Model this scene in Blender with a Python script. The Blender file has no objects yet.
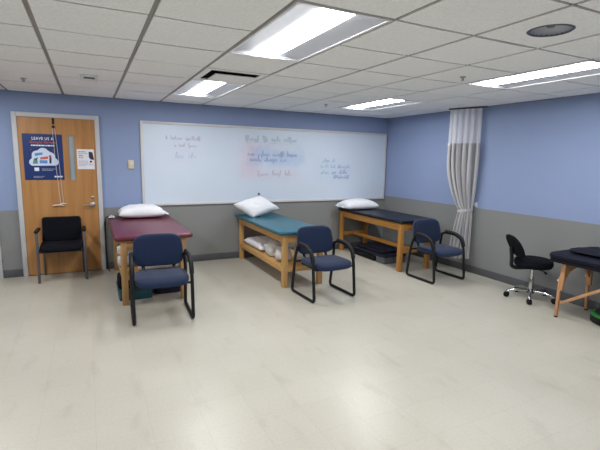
import bpy, bmesh, math, random
from mathutils import Vector, Matrix, noise
R = random.Random(7)
PI = math.pi
sc = bpy.context.scene
COL = sc.collection

# ------------------------------------------------------------------ constants
D, W, ZC = 6.676, 5.128, 2.4422          # back wall y, right wall x, ceiling z
XL, YF = -3.4, -3.2                      # left wall x, front wall y (behind the camera)
GX, GY, TS = -0.2592, 2.0716, 0.6223     # ceiling grid origin and tile size
ZG_B, ZG_R = 0.905, 0.985                # top of the grey paint, back and right wall

# ------------------------------------------------------------------ materials
def lin(c):
    return tuple((v/255/12.92 if v/255 <= .04045 else ((v/255+.055)/1.055)**2.4) for v in c) + (1.0,)

def mat(name, rgb, rough=.6, metal=0, var=.06, scale=(8, 8, 8), bump=0, bscale=None, spec=.5, detail=4, sheen=0):
    m = bpy.data.materials.new(name); m.use_nodes = True
    nt = m.node_tree; N = nt.nodes; L = nt.links
    b = N['Principled BSDF']
    b.inputs['Roughness'].default_value = rough; b.inputs['Metallic'].default_value = metal
    b.inputs['Specular IOR Level'].default_value = spec
    if sheen: b.inputs['Sheen Weight'].default_value = sheen
    tc = N.new('ShaderNodeTexCoord'); mp = N.new('ShaderNodeMapping')
    mp.inputs['Scale'].default_value = scale
    L.new(tc.outputs['Object'], mp.inputs['Vector'])
    no = N.new('ShaderNodeTexNoise'); no.inputs['Scale'].default_value = 1; no.inputs['Detail'].default_value = detail
    L.new(mp.outputs[0], no.inputs['Vector'])
    cr = N.new('ShaderNodeValToRGB')
    c = lin(rgb)
    cr.color_ramp.elements[0].position = .3; cr.color_ramp.elements[1].position = .7
    cr.color_ramp.elements[0].color = tuple(v*(1-var) for v in c[:3])+(1,)
    cr.color_ramp.elements[1].color = tuple(min(1, v*(1+var)) for v in c[:3])+(1,)
    L.new(no.outputs[0], cr.inputs[0]); L.new(cr.outputs[0], b.inputs['Base Color'])
    if bump:
        n2 = N.new('ShaderNodeTexNoise'); n2.inputs['Scale'].default_value = bscale or 60; n2.inputs['Detail'].default_value = 3
        L.new(tc.outputs['Object'], n2.inputs['Vector'])
        bp = N.new('ShaderNodeBump'); bp.inputs['Strength'].default_value = bump; bp.inputs['Distance'].default_value = .01
        L.new(n2.outputs[0], bp.inputs['Height']); L.new(bp.outputs[0], b.inputs['Normal'])
    return m

def wood(name, rgb, dark, axis=2, rough=.45, k=1.0):
    s = [26*k, 26*k, 26*k]; s[axis] = 1.6*k
    m = mat(name, rgb, rough, var=0, scale=tuple(s))
    N = m.node_tree.nodes
    cr = [n for n in N if n.type == 'VALTORGB'][0]
    cr.color_ramp.elements[0].color = lin(dark); cr.color_ramp.elements[1].color = lin(rgb)
    no = [n for n in N if n.type == 'TEX_NOISE'][0]
    no.inputs['Detail'].default_value = 6; no.inputs['Distortion'].default_value = .6
    return m

M = {}
M['oak_door'] = wood('door oak veneer', (184, 134, 80), (164, 114, 62), 2, .4, .6)
M['maple'] = wood('brown maple', (186, 146, 96), (166, 124, 76), 2)
M['maple_x'] = wood('brown maple x', (186, 146, 96), (166, 124, 76), 0)
M['maple_y'] = wood('brown maple y', (186, 146, 96), (166, 124, 76), 1)
M['birch'] = wood('yellow birch', (206, 164, 106), (186, 142, 84), 2)
M['birch_x'] = wood('yellow birch x', (206, 164, 106), (186, 142, 84), 0)
M['birch_y'] = wood('yellow birch y', (206, 164, 106), (186, 142, 84), 1)
M['amber'] = wood('amber oak', (196, 142, 72), (176, 120, 54), 2)
M['amber_x'] = wood('amber oak x', (196, 142, 72), (176, 120, 54), 0)
M['amber_y'] = wood('amber oak y', (196, 142, 72), (176, 120, 54), 1)
M['beech'] = wood('red beech', (196, 148, 106), (176, 128, 88), 2)
M['burgundy'] = mat('burgundy vinyl', (92, 26, 46), .36, var=.05, bump=.08, bscale=220)
M['teal'] = mat('teal vinyl', (16, 88, 106), .34, var=.05, bump=.08, bscale=220)
M['black_vinyl'] = mat('black vinyl', (20, 22, 32), .4, var=.1, spec=.25, bump=.08, bscale=220)
M['navy_vinyl'] = mat('dark navy vinyl', (16, 19, 33), .55, var=.1, spec=.2, bump=.1, bscale=120)
M['blue_fabric'] = mat('blue chair fabric', (33, 45, 72), .95, var=.22, scale=(260, 260, 260), bump=.3, bscale=500, spec=.15, detail=2, sheen=.15)
M['black_fabric'] = mat('black chair fabric', (17, 18, 25), .95, var=.2, scale=(220, 220, 220), bump=.2, bscale=400, spec=.15)
M['black_metal'] = mat('black powder coat', (17, 18, 22), .45, var=.08, spec=.35)
M['black_plastic'] = mat('black plastic', (17, 18, 20), .55, var=.1, spec=.3)
M['grey_metal'] = mat('grey painted steel', (92, 94, 100), .4, metal=.4, var=.05)
M['chrome'] = mat('chrome', (205, 207, 210), .14, metal=1, var=.03)
M['satin'] = mat('satin steel', (190, 190, 188), .3, metal=1, var=.03)
M['white_cloth'] = mat('white pillowcase cotton', (228, 230, 234), .9, var=.03, bump=.15, bscale=30, spec=.2)
M['white_towel'] = mat('white terry towel', (216, 216, 216), .97, var=.06, scale=(60, 60, 60), bump=.5, bscale=160, spec=.1)
M['frame_grey'] = mat('door frame paint', (192, 193, 194), .5, var=.02)
M['alu'] = mat('whiteboard frame aluminium', (206, 205, 203), .45, metal=0, var=.03)
M['base'] = mat('vinyl baseboard', (84, 86, 90), .5, var=.08)
M['trim_white'] = mat('white enamel', (230, 230, 232), .4, var=.02)
M['reflector'] = mat('fixture reflector', (172, 175, 182), .5, var=.01)
M['cream'] = mat('cream plastic', (214, 200, 170), .5, var=.03)
M['dark_recess'] = mat('dark duct', (22, 22, 24), .8, var=.1)
M['mirror_dark'] = mat('downlight reflector', (186, 190, 200), .3, metal=.15, var=.05)
M['navy_print'] = mat('poster blue ink', (14, 46, 106), .35, var=.05)
M['paper'] = mat('white paper', (226, 226, 234), .6, var=.02)
M['ink_white'] = mat('white ink', (236, 238, 246), .5, var=0)
M['ink_orange'] = mat('orange ink', (206, 92, 78), .5, var=0)
M['ink_sky'] = mat('sky blue ink', (92, 140, 206), .5, var=0)
M['ink_pale'] = mat('pale blue ink', (205, 220, 240), .5, var=0)
M['ink_green'] = mat('green ink', (92, 140, 124), .5, var=0)
M['ink_dark'] = mat('dark ink', (34, 40, 66), .5, var=0)
M['ink_grey'] = mat('grey ink', (158, 160, 176), .5, var=0)
M['ink_red'] = mat('red ink', (190, 60, 70), .5, var=0)
M['mk_purple'] = mat('faded maroon marker', (176, 152, 172), .5, var=.1)
M['mk_blue'] = mat('faded blue marker', (122, 150, 194), .5, var=.1)
M['mk_slate'] = mat('faded slate marker', (150, 172, 192), .5, var=.1)
M['mk_green'] = mat('faded green marker', (150, 200, 194), .5, var=.1)
M['cord'] = mat('pale cord', (214, 206, 196), .7, var=.05)
M['teal_bin'] = mat('dark teal plastic', (16, 74, 86), .4, var=.1)
M['grey_bin'] = mat('grey plastic', (98, 102, 108), .5, var=.06)
M['navy_mat'] = mat('navy foam', (24, 28, 48), .8, var=.12, bump=.1)
M['green_plastic'] = mat('green plastic', (44, 128, 54), .5, var=.05)
M['red_print'] = mat('red printed plastic', (150, 34, 50), .5, var=.1)
M['screw'] = mat('dark red dot', (120, 30, 40), .5, var=.05)

# two-tone wall paint: blue above, grey below
def wall_mat(name, zg):
    m = mat(name, (139, 155, 190), .62, var=.02, scale=(1.5, 1.5, 1.5), bump=.05, bscale=140, spec=.3)
    nt = m.node_tree; N = nt.nodes; L = nt.links
    tc = [n for n in N if n.type == 'TEX_COORD'][0]; cr = [n for n in N if n.type == 'VALTORGB'][0]
    sx = N.new('ShaderNodeSeparateXYZ'); L.new(tc.outputs['Object'], sx.inputs[0])
    gt = N.new('ShaderNodeMath'); gt.operation = 'GREATER_THAN'; gt.inputs[1].default_value = zg
    L.new(sx.outputs[2], gt.inputs[0])
    mx = N.new('ShaderNodeMix'); mx.data_type = 'RGBA'
    L.new(gt.outputs[0], mx.inputs['Factor']); mx.inputs['A'].default_value = lin((132, 134, 133))
    L.new(cr.outputs[0], mx.inputs['B']); L.new(mx.outputs['Result'], N['Principled BSDF'].inputs['Base Color'])
    return m
M['wall_back'] = wall_mat('two tone paint back', ZG_B)
M['wall_right'] = wall_mat('two tone paint right', ZG_R)

def floor_mat():
    m = mat('vinyl floor tile', (208, 200, 186), .3, var=.0, scale=(1.3, 1.3, 1.3))
    nt = m.node_tree; N = nt.nodes; L = nt.links; b = N['Principled BSDF']
    tc = [n for n in N if n.type == 'TEX_COORD'][0]
    def nz(s, d, stretch=(1, 1, 1)):
        mp = N.new('ShaderNodeMapping'); mp.inputs['Scale'].default_value = tuple(s*q for q in stretch)
        L.new(tc.outputs['Object'], mp.inputs[0])
        n = N.new('ShaderNodeTexNoise'); n.inputs['Scale'].default_value = 1; n.inputs['Detail'].default_value = d
        L.new(mp.outputs[0], n.inputs['Vector']); return n
    a = nz(.9, 5); c = nz(60, 4); s = nz(7, 6, (1, .35, 1))
    r1 = N.new('ShaderNodeValToRGB'); L.new(a.outputs[0], r1.inputs[0])
    r1.color_ramp.elements[0].position = .3; r1.color_ramp.elements[1].position = .7
    r1.color_ramp.elements[0].color = lin((183, 179, 166)); r1.color_ramp.elements[1].color = lin((192, 189, 177))
    r2 = N.new('ShaderNodeValToRGB'); L.new(c.outputs[0], r2.inputs[0])
    r2.color_ramp.elements[0].position = .35; r2.color_ramp.elements[0].color = (.94, .935, .92, 1); r2.color_ramp.elements[1].position = .62
    r2.color_ramp.elements[1].color = (1, 1, 1, 1)
    r3 = N.new('ShaderNodeValToRGB'); L.new(s.outputs[0], r3.inputs[0])
    r3.color_ramp.elements[0].position = .28; r3.color_ramp.elements[0].color = (.9, .9, .89, 1)
    r3.color_ramp.elements[1].position = .42; r3.color_ramp.elements[1].color = (1, 1, 1, 1)
    br = N.new('ShaderNodeTexBrick'); br.offset = 0; br.inputs['Scale'].default_value = 1
    br.inputs['Brick Width'].default_value = .3085; br.inputs['Row Height'].default_value = .3085
    br.inputs['Mortar Size'].default_value = .0016; br.inputs['Mortar Smooth'].default_value = .3
    br.inputs['Color1'].default_value = (1, 1, 1, 1); br.inputs['Color2'].default_value = (.965, .965, .965, 1)
    br.inputs['Mortar'].default_value = (.86, .85, .83, 1)
    mp = N.new('ShaderNodeMapping'); mp.inputs['Location'].default_value = (.04, .1, 0)
    L.new(tc.outputs['Object'], mp.inputs[0]); L.new(mp.outputs[0], br.inputs['Vector'])
    prev = r1.outputs[0]
    for o in (r2.outputs[0], r3.outputs[0], br.outputs['Color']):
        mx = N.new('ShaderNodeMix'); mx.data_type = 'RGBA'; mx.blend_type = 'MULTIPLY'; mx.inputs['Factor'].default_value = 1
        L.new(prev, mx.inputs['A']); L.new(o, mx.inputs['B']); prev = mx.outputs['Result']
    L.new(prev, b.inputs['Base Color'])
    rr = N.new('ShaderNodeMapRange'); L.new(s.outputs[0], rr.inputs['Value'])
    rr.inputs['To Min'].default_value = .24; rr.inputs['To Max'].default_value = .4
    L.new(rr.outputs[0], b.inputs['Roughness'])
    bp = N.new('ShaderNodeBump'); bp.inputs['Strength'].default_value = .12; bp.inputs['Distance'].default_value = .01
    L.new(a.outputs[0], bp.inputs['Height']); L.new(bp.outputs[0], b.inputs['Normal'])
    return m
M['floor'] = floor_mat()

def tile_mat():
    m = mat('mineral fibre tile', (204, 200, 195), .95, var=.0, spec=.1)
    nt = m.node_tree; N = nt.nodes; L = nt.links; b = N['Principled BSDF']
    tc = [n for n in N if n.type == 'TEX_COORD'][0]
    n1 = N.new('ShaderNodeTexNoise'); n1.inputs['Scale'].default_value = 55; n1.inputs['Detail'].default_value = 5
    L.new(tc.outputs['Object'], n1.inputs['Vector'])
    cr = N.new('ShaderNodeValToRGB'); L.new(n1.outputs[0], cr.inputs[0])
    cr.color_ramp.elements[0].position = .3; cr.color_ramp.elements[0].color = lin((238, 239, 241))
    cr.color_ramp.elements[1].position = .55; cr.color_ramp.elements[1].color = lin((249, 250, 252))
    L.new(cr.outputs[0], b.inputs['Base Color'])
    bp = N.new('ShaderNodeBump'); bp.inputs['Strength'].default_value = .18; bp.inputs['Distance'].default_value = .003
    L.new(n1.outputs[0], bp.inputs['Height']); L.new(bp.outputs[0], b.inputs['Normal'])
    return m
M['tile'] = tile_mat()
M['tee'] = mat('ceiling tee', (146, 142, 138), .6, var=.05, scale=(3, 3, 3))

def board_mat():
    """glossy white board with smeared marker haze of its own shapes"""
    m = mat('whiteboard enamel', (206, 218, 232), .3, var=.015, scale=(2, 2, 2))
    nt = m.node_tree; N = nt.nodes; L = nt.links; b = N['Principled BSDF']
    tc = [n for n in N if n.type == 'TEX_COORD'][0]; cr = [n for n in N if n.type == 'VALTORGB'][0]
    sx = N.new('ShaderNodeSeparateXYZ')
    nz = N.new('ShaderNodeTexNoise'); nz.inputs['Scale'].default_value = 5; nz.inputs['Detail'].default_value = 5
    L.new(tc.outputs['Object'], nz.inputs['Vector'])
    ad = N.new('ShaderNodeMix'); ad.data_type = 'VECTOR'; ad.blend_type = 'MIX' if False else 'MIX'
    sc_ = N.new('ShaderNodeVectorMath'); sc_.operation = 'MULTIPLY_ADD'
    L.new(nz.outputs['Color'], sc_.inputs[0]); sc_.inputs[1].default_value = (.4, .25, .4)
    L.new(tc.outputs['Object'], sc_.inputs[2]); L.new(sc_.outputs[0], sx.inputs[0]); N.remove(ad)
    def band(sock, lo, hi, soft):
        a = N.new('ShaderNodeMapRange'); a.interpolation_type = 'SMOOTHSTEP'
        a.inputs['From Min'].default_value = lo-soft; a.inputs['From Max'].default_value = lo+soft; L.new(sock, a.inputs['Value'])
        c = N.new('ShaderNodeMapRange'); c.interpolation_type = 'SMOOTHSTEP'
        c.inputs['From Min'].default_value = hi-soft; c.inputs['From Max'].default_value = hi+soft
        c.inputs['To Min'].default_value = 1; c.inputs['To Max'].default_value = 0; L.new(sock, c.inputs['Value'])
        k = N.new('ShaderNodeMath'); k.operation = 'MULTIPLY'; L.new(a.outputs[0], k.inputs[0]); L.new(c.outputs[0], k.inputs[1])
        return k.outputs[0]
    prev = cr.outputs[0]
    o = .2
    for (x0, x1, z0, z1, rgb, st, soft) in (
            (2.20, 2.52, 1.36, 1.90, (222, 178, 196), .8, .10),
            (2.30, 3.25, 1.30, 1.48, (222, 186, 204), .5, .08),
            (2.30, 3.05, 1.76, 1.90, (222, 186, 204), .35, .06),
            (2.36, 3.30, 1.58, 1.80, (140, 170, 220), .75, .05),
            (1.05, 1.55, 1.60, 1.95, (206, 200, 220), .45, .10),
            (3.66, 4.30, 1.28, 1.66, (178, 190, 226), .45, .08)):
        f1 = band(sx.outputs[0], x0+o, x1+o, soft*1.7); f2 = band(sx.outputs[2], z0+o, z1+o, soft*1.5)
        k = N.new('ShaderNodeMath'); k.operation = 'MULTIPLY'; L.new(f1, k.inputs[0]); L.new(f2, k.inputs[1])
        k2 = N.new('ShaderNodeMath'); k2.operation = 'MULTIPLY'; L.new(k.outputs[0], k2.inputs[0]); k2.inputs[1].default_value = st*.42
        mx = N.new('ShaderNodeMix'); mx.data_type = 'RGBA'; L.new(k2.outputs[0], mx.inputs['Factor'])
        L.new(prev, mx.inputs['A']); mx.inputs['B'].default_value = lin(rgb); prev = mx.outputs['Result']
    L.new(prev, b.inputs['Base Color'])
    return m
M['board'] = board_mat()

def glow_mat(name, rgb, st):
    m = bpy.data.materials.new(name); m.use_nodes = True
    N = m.node_tree.nodes; N.remove(N['Principled BSDF'])
    e = N.new('ShaderNodeEmission'); e.inputs['Color'].default_value = rgb+(1,); e.inputs['Strength'].default_value = st
    m.node_tree.links.new(e.outputs[0], N['Material Output'].inputs['Surface']); return m
M['lens'] = glow_mat('fluorescent lens', (.985, .987, 1), 32)

def sheer_mat(name, rgb, holes, trans):
    m = mat(name, rgb, .9, var=.04, scale=(40, 40, 40), spec=.1)
    nt = m.node_tree; N = nt.nodes; L = nt.links; b = N['Principled BSDF']
    t = N.new('ShaderNodeBsdfTranslucent'); t.inputs['Color'].default_value = lin(rgb)
    ms = N.new('ShaderNodeMixShader'); ms.inputs[0].default_value = trans
    L.new(b.outputs[0], ms.inputs[1]); L.new(t.outputs[0], ms.inputs[2])
    out = ms
    if holes:
        tr = N.new('ShaderNodeBsdfTransparent'); m2 = N.new('ShaderNodeMixShader'); m2.inputs[0].default_value = holes
        L.new(ms.outputs[0], m2.inputs[1]); L.new(tr.outputs[0], m2.inputs[2]); out = m2
    L.new(out.outputs[0], N['Material Output'].inputs['Surface']); return m
M['curtain'] = sheer_mat('light grey curtain cloth', (196, 195, 197), 0, .15)
M['curtain_white'] = sheer_mat('white curtain hem', (226, 226, 230), 0, .2)
M['netting'] = sheer_mat('white curtain netting', (240, 241, 244), .28, .3)
M['bag'] = sheer_mat('cloudy plastic bag', (226, 224, 220), .05, .2)
M['frost'] = mat('wired vision glass', (160, 172, 176), .25, var=.12, scale=(3, 3, 2.2), detail=1)

# ------------------------------------------------------------------ mesh helpers
class MB:
    def __init__(s): s.bm = bmesh.new()
    def merge(s, b, mtx=None):
        if mtx is not None: bmesh.ops.transform(b, matrix=mtx, verts=b.verts)
        bmesh.ops.recalc_face_normals(b, faces=b.faces)
        me = bpy.data.meshes.new('t'); b.to_mesh(me); b.free(); s.bm.from_mesh(me); bpy.data.meshes.remove(me); return s
    def box(s, x0, x1, y0, y1, z0, z1, bev=0, mtx=None, seg=2):
        b = bmesh.new(); bmesh.ops.create_cube(b, size=1)
        for v in b.verts: v.co = Vector(((x0+x1)/2+v.co.x*(x1-x0), (y0+y1)/2+v.co.y*(y1-y0), (z0+z1)/2+v.co.z*(z1-z0)))
        if bev: bmesh.ops.bevel(b, geom=list(b.edges), offset=bev, segments=seg, profile=.5, affect='EDGES')
        return s.merge(b, mtx)
    def bar(s, p, q, w, h, bev=0, up=(0, 0, 1)):
        p, q = Vector(p), Vector(q); d = q-p; L = d.length; z = d.normalized(); u = Vector(up)
        if abs(z.dot(u)) > .97: u = Vector((0, 1, 0))
        x = u.cross(z).normalized(); y = z.cross(x)
        m = Matrix(((x.x, y.x, z.x, p.x), (x.y, y.y, z.y, p.y), (x.z, y.z, z.z, p.z), (0, 0, 0, 1)))
        return s.box(-w/2, w/2, -h/2, h/2, 0, L, bev, m)
    def loft(s, rings, caps=True, closed=True):
        b = bmesh.new(); V = [[b.verts.new(p) for p in r] for r in rings]; n = len(V[0])
        for i in range(len(V)-1):
            for j in range(n if closed else n-1):
                k = (j+1) % n
                b.faces.new((V[i][j], V[i][k], V[i+1][k], V[i+1][j]))
        if caps and closed:
            b.faces.new(V[0]); b.faces.new(V[-1][::-1])
        return s.merge(b)
    def tube(s, pts, r, seg=10, fillet=0, ry=None, n=6, closed=False):
        pts = [Vector(p) for p in pts]
        if fillet: pts = fillet_path(pts, fillet, n)
        rings = []; up = None
        for i, p in enumerate(pts):
            a = pts[max(i-1, 0)]; c = pts[min(i+1, len(pts)-1)]; t = (c-a).normalized()
            if up is None:
                up = Vector((1, 0, 0)) if abs(t.x) < .8 else Vector((0, 0, 1))
            up = (up-t*up.dot(t)).normalized(); sd = t.cross(up)
            rr = r[i] if isinstance(r, (list, tuple)) else r; r2 = ry if ry else rr
            rings.append([p+up*math.cos(2*PI*k/seg)*r2+sd*math.sin(2*PI*k/seg)*rr for k in range(seg)])
        return s.loft(rings)
    def lathe(s, prof, c=(0, 0, 0), seg=24, mtx=None, cap=True):
        b = bmesh.new(); c = Vector(c); rings = []
        for r, z in prof:
            if r <= 1e-6: rings.append([b.verts.new(c+Vector((0, 0, z)))])
            else: rings.append([b.verts.new(c+Vector((r*math.cos(2*PI*k/seg), r*math.sin(2*PI*k/seg), z))) for k in range(seg)])
        for A, B in zip(rings, rings[1:]):
            for k in range(seg):
                j = (k+1) % seg
                if len(A) == 1 and len(B) == 1: continue
                if len(A) == 1: b.faces.new((A[0], B[j], B[k]))
                elif len(B) == 1: b.faces.new((A[k], A[j], B[0]))
                else: b.faces.new((A[k], A[j], B[j], B[k]))
        for Rg in (rings[0], rings[-1]):
            if len(Rg) > 2 and cap: b.faces.new(Rg)
        return s.merge(b, mtx)
    def pad(s, x0, x1, y0, y1, z0, z1, rc=.03, re=.015, ns=5):
        """slab with rounded corners and rolled edges"""
        prof = []
        for k in range(ns+1):
            a = PI/2*k/ns; prof.append((re*(1-math.sin(a)), z0+re*(1-math.cos(a))))
        for k in range(ns+1):
            a = PI/2*k/ns; prof.append((re*(1-math.cos(a)), z1-re*(1-math.sin(a))))
        rings = []
        for ins, z in prof:
            X0, X1, Y0, Y1 = x0+ins, x1-ins, y0+ins, y1-ins; r = max(rc-ins*.5, .002); ring = []
            for cx, cy, a0 in ((X1-r, Y0+r, -PI/2), (X1-r, Y1-r, 0), (X0+r, Y1-r, PI/2), (X0+r, Y0+r, PI)):
                for k in range(6):
                    a = a0+PI/2*k/5; ring.append((cx+r*math.cos(a), cy+r*math.sin(a), z))
            rings.append(ring)
        return s.loft(rings)
    def prism(s, poly, h, mtx=None, bev=0):
        b = bmesh.new(); f = b.faces.new([b.verts.new((p[0], p[1], 0)) for p in poly])
        g = bmesh.ops.extrude_face_region(b, geom=[f])
        for v in g['geom']:
            if isinstance(v, bmesh.types.BMVert): v.co.z += h
        if bev: bmesh.ops.bevel(b, geom=list(b.edges), offset=bev, segments=2, affect='EDGES')
        return s.merge(b, mtx)
    def superq(s, fn, nu=28, nv=14, e1=.35, e2=.3, a=(1, 1, 1)):
        """superellipsoid passed through fn(Vector)->Vector"""
        sg = lambda c, e: math.copysign(abs(c)**e, c)
        rings = []
        for i in range(1, nv):
            v = -PI/2+PI*i/nv; ring = []
            for k in range(nu):
                u = 2*PI*k/nu
                ring.append(fn(Vector((a[0]*sg(math.cos(v), e1)*sg(math.cos(u), e2), a[1]*sg(math.cos(v), e1)*sg(math.sin(u), e2), a[2]*sg(math.sin(v), e1)))))
            rings.append(ring)
        return s.loft(rings)
    def build(s, name, m, parent=None, loc=None, sharp=38, smooth=True):
        me = bpy.data.meshes.new(name); s.bm.to_mesh(me); s.bm.free()
        ms = m if isinstance(m, (list, tuple)) else [m]
        for q in ms: me.materials.append(M[q] if isinstance(q, str) else q)
        if smooth:
            me.polygons.foreach_set('use_smooth', [True]*len(me.polygons)); me.set_sharp_from_angle(angle=math.radians(sharp))
        o = bpy.data.objects.new(name, me); COL.objects.link(o)
        if parent: o.parent = parent
        if loc: o.location = loc
        return o

def fillet_path(P, rad, n=6):
    out = [P[0]]
    for a, b, c in zip(P, P[1:], P[2:]):
        d1 = (a-b); d2 = (c-b); r = min(rad, d1.length*.48, d2.length*.48)
        p, q = b+d1.normalized()*r, b+d2.normalized()*r
        for k in range(n+1):
            t = k/n; out.append(p*(1-t)**2+b*2*t*(1-t)+q*t*t)
    out.append(P[-1]); return out

def tag(o, label, cat, group=None):
    o['label'] = label; o['category'] = cat
    if group: o['group'] = group
    return o
def thing(name, label, cat, loc=(0, 0, 0), rz=0, group=None):
    o = bpy.data.objects.new(name, None); COL.objects.link(o); o.empty_display_size = .1
    o.location = loc; o.rotation_euler = (0, 0, rz); return tag(o, label, cat, group)
def struct(o):
    o['kind'] = 'structure'; return o
def dup(root, loc, rz, label, group=None):
    r = root.copy(); COL.objects.link(r); r.location = loc; r.rotation_euler = (0, 0, rz); r['label'] = label
    if group: r['group'] = group
    for ch in list(root.children):
        c = ch.copy(); COL.objects.link(c); c.parent = r
        for g in list(ch.children):
            e = g.copy(); COL.objects.link(e); e.parent = c
    return r
def text_mesh(body, size, name, m, parent, loc, rot=(PI/2, 0, 0), shear=0, width=None, bold=0, align='CENTER'):
    cu = bpy.data.curves.new('txt', 'FONT'); cu.body = body; cu.size = size; cu.align_x = align; cu.shear = shear
    cu.extrude = .0006; cu.space_character = 1.18; cu.offset = bold; cu.resolution_u = 3
    o = bpy.data.objects.new('txt', cu); COL.objects.link(o); bpy.context.view_layer.update()
    dg = bpy.context.evaluated_depsgraph_get(); me = bpy.data.meshes.new_from_object(o.evaluated_get(dg))
    bpy.data.objects.remove(o); bpy.data.curves.remove(cu)
    xs = [v.co.x for v in me.vertices]
    if width:
        k = width/(max(xs)-min(xs))
        for v in me.vertices: v.co.x *= k
    me.name = name; me.materials.clear(); me.materials.append(M[m])
    r = bpy.data.objects.new(name, me); COL.objects.link(r); r.parent = parent; r.location = loc; r.rotation_euler = rot
    return r

# ------------------------------------------------------------------ room shell
struct(MB().box(XL, W, YF, D, -.12, 0).build('floor', 'floor'))
struct(MB().box(XL-.1, W+.1, D, D+.1, -.12, ZC+.12).build('wall_back', 'wall_back'))
struct(MB().box(W, W+.1, YF, D, -.12, ZC+.12).build('wall_right', 'wall_right'))
struct(MB().box(XL-.1, XL, YF, D, -.12, ZC+.12).build('wall_left', 'wall_back'))
struct(MB().box(XL-.1, W+.1, YF-.1, YF, -.12, ZC+.12).build('wall_front', 'wall_back'))

LIGHTS = [(2, 0), (2, 4), (6, 0), (6, 4), (2, -4), (6, -4), (-2, 0), (-2, 4), (-2, -4)]
HOLES = {(i, j+k) for i, j in LIGHTS for k in (0, 1)} | {(2, 3)}
CAN = (4, -1); CANC = (2.532, 1.768); CANR = .117
cb = bmesh.new()
def cface(b, pts, mi):
    f = b.faces.new([b.verts.new(p) for p in pts]); f.material_index = mi; return f
I0, I1, J0, J1 = -6, 8, -9, 7
for i in range(I0, I1+1):
    for j in range(J0, J1+1):
        x0, x1 = GX+i*TS, GX+(i+1)*TS; y0, y1 = GY+j*TS, GY+(j+1)*TS
        cx0, cx1, cy0, cy1 = max(x0, XL), min(x1, W), max(y0, YF), min(y1, D)
        if cx1-cx0 < .03 or cy1-cy0 < .03 or (i, j) in HOLES: continue
        gx, gy = .015, .012
        tx0, tx1, ty0, ty1 = cx0+gx, cx1-gx, cy0+gy, cy1-gy
        sag = R.uniform(.001, .006); tilt = R.uniform(-.0015, .0015)
        n = 5
        def P(u, v):
            fu = 1-(2*u-1)**2; fv = 1-(2*v-1)**2
            return (tx0+(tx1-tx0)*u, ty0+(ty1-ty0)*v, ZC-sag*max(fu*.75, 0)-sag*.25*fv+tilt*(v-.5))
        if (i, j) == CAN:
            K = 32; outer = []
            for k in range(K):
                a = 2*PI*k/K-PI; c, s_ = math.cos(a), math.sin(a); q = .5/max(abs(c), abs(s_))
                outer.append(((tx0+tx1)/2+c*q*(tx1-tx0), (ty0+ty1)/2+s_*q*(ty1-ty0), ZC))
            inner = [(CANC[0]+CANR*math.cos(2*PI*k/K-PI), CANC[1]+CANR*math.sin(2*PI*k/K-PI), ZC) for k in range(K)]
            for k in range(K):
                m_ = (k+1) % K
                cface(cb, (outer[k], inner[k], inner[m_], outer[m_]), 0)
                cface(cb, (outer[k], outer[m_], outer[m_][:2]+(ZC+.012,), outer[k][:2]+(ZC+.012,)), 0)
        else:
            V = [[cb.verts.new(P(a/n, b_/n)) for b_ in range(n+1)] for a in range(n+1)]
            for a in range(n):
                for b_ in range(n):
                    cb.faces.new((V[a][b_], V[a][b_+1], V[a+1][b_+1], V[a+1][b_]))
            ring = [V[a][0] for a in range(n+1)]+[V[n][b_] for b_ in range(1, n+1)]+[V[a][n] for a in range(n-1, -1, -1)]+[V[0][b_] for b_ in range(n-1, 0, -1)]
            up = [cb.verts.new((v.co.x, v.co.y, ZC+.012)) for v in ring]
            for a in range(len(ring)):
                b_ = (a+1) % len(ring); cb.faces.new((ring[a], ring[b_], up[b_], up[a]))
tees = MB()
ztee = ZC+.007
for i in range(I0, I1+2):
    x = GX+i*TS
    if XL < x < W:
        for j in range(J0, J1+1):
            if (i-1, j) in HOLES and (i, j) in HOLES: continue
            tees.box(x-.0125, x+.0125, max(YF, GY+j*TS), min(D, GY+(j+1)*TS), ztee, ztee+.02) if max(YF, GY+j*TS) < min(D, GY+(j+1)*TS) else None
for j in range(J0, J1+2):
    y = GY+j*TS
    if YF < y < D:
        for i in range(I0, I1+1):
            if any((i, j-1) == (a, b_) and (i, j) == (a, b_+1) for a, b_ in LIGHTS): continue
            a, b_ = max(XL, GX+i*TS), min(W, GX+(i+1)*TS)
            if a < b_: tees.box(a, b_, y-.0115, y+.0115, ztee+.0003, ztee+.02)
for b_ in (lambda: tees.box(XL, W, D-.02, D, ZC-.002, ZC+.02), lambda: tees.box(W-.02, W, YF, D, ZC-.002, ZC+.02)): b_()
tb = tees.bm
for f in tb.faces: f.material_index = 1
me_ = bpy.data.meshes.new('t'); tb.to_mesh(me_); tb.free(); cb.from_mesh(me_)
top = MB().box(XL, W, YF, D, ZC+.14, ZC+.16)
me2 = bpy.data.meshes.new('t'); top.bm.to_mesh(me2); top.bm.free(); cb.from_mesh(me2)
cm = MB(); cm.bm.free(); cm.bm = cb
struct(cm.build('ceiling', ['tile', 'tee'], smooth=False))

# baseboards
struct(MB().box(.156, W, D-.012, D, 0, .105, .002).build('baseboard_back', 'base'))
struct(MB().box(-1.09, -.86, D-.012, D, 0, .105, .002).build('trim_1', 'base'))
struct(MB().box(W-.012, W, YF, D-.012, 0, .105, .002).build('baseboard_right', 'base'))

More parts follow.
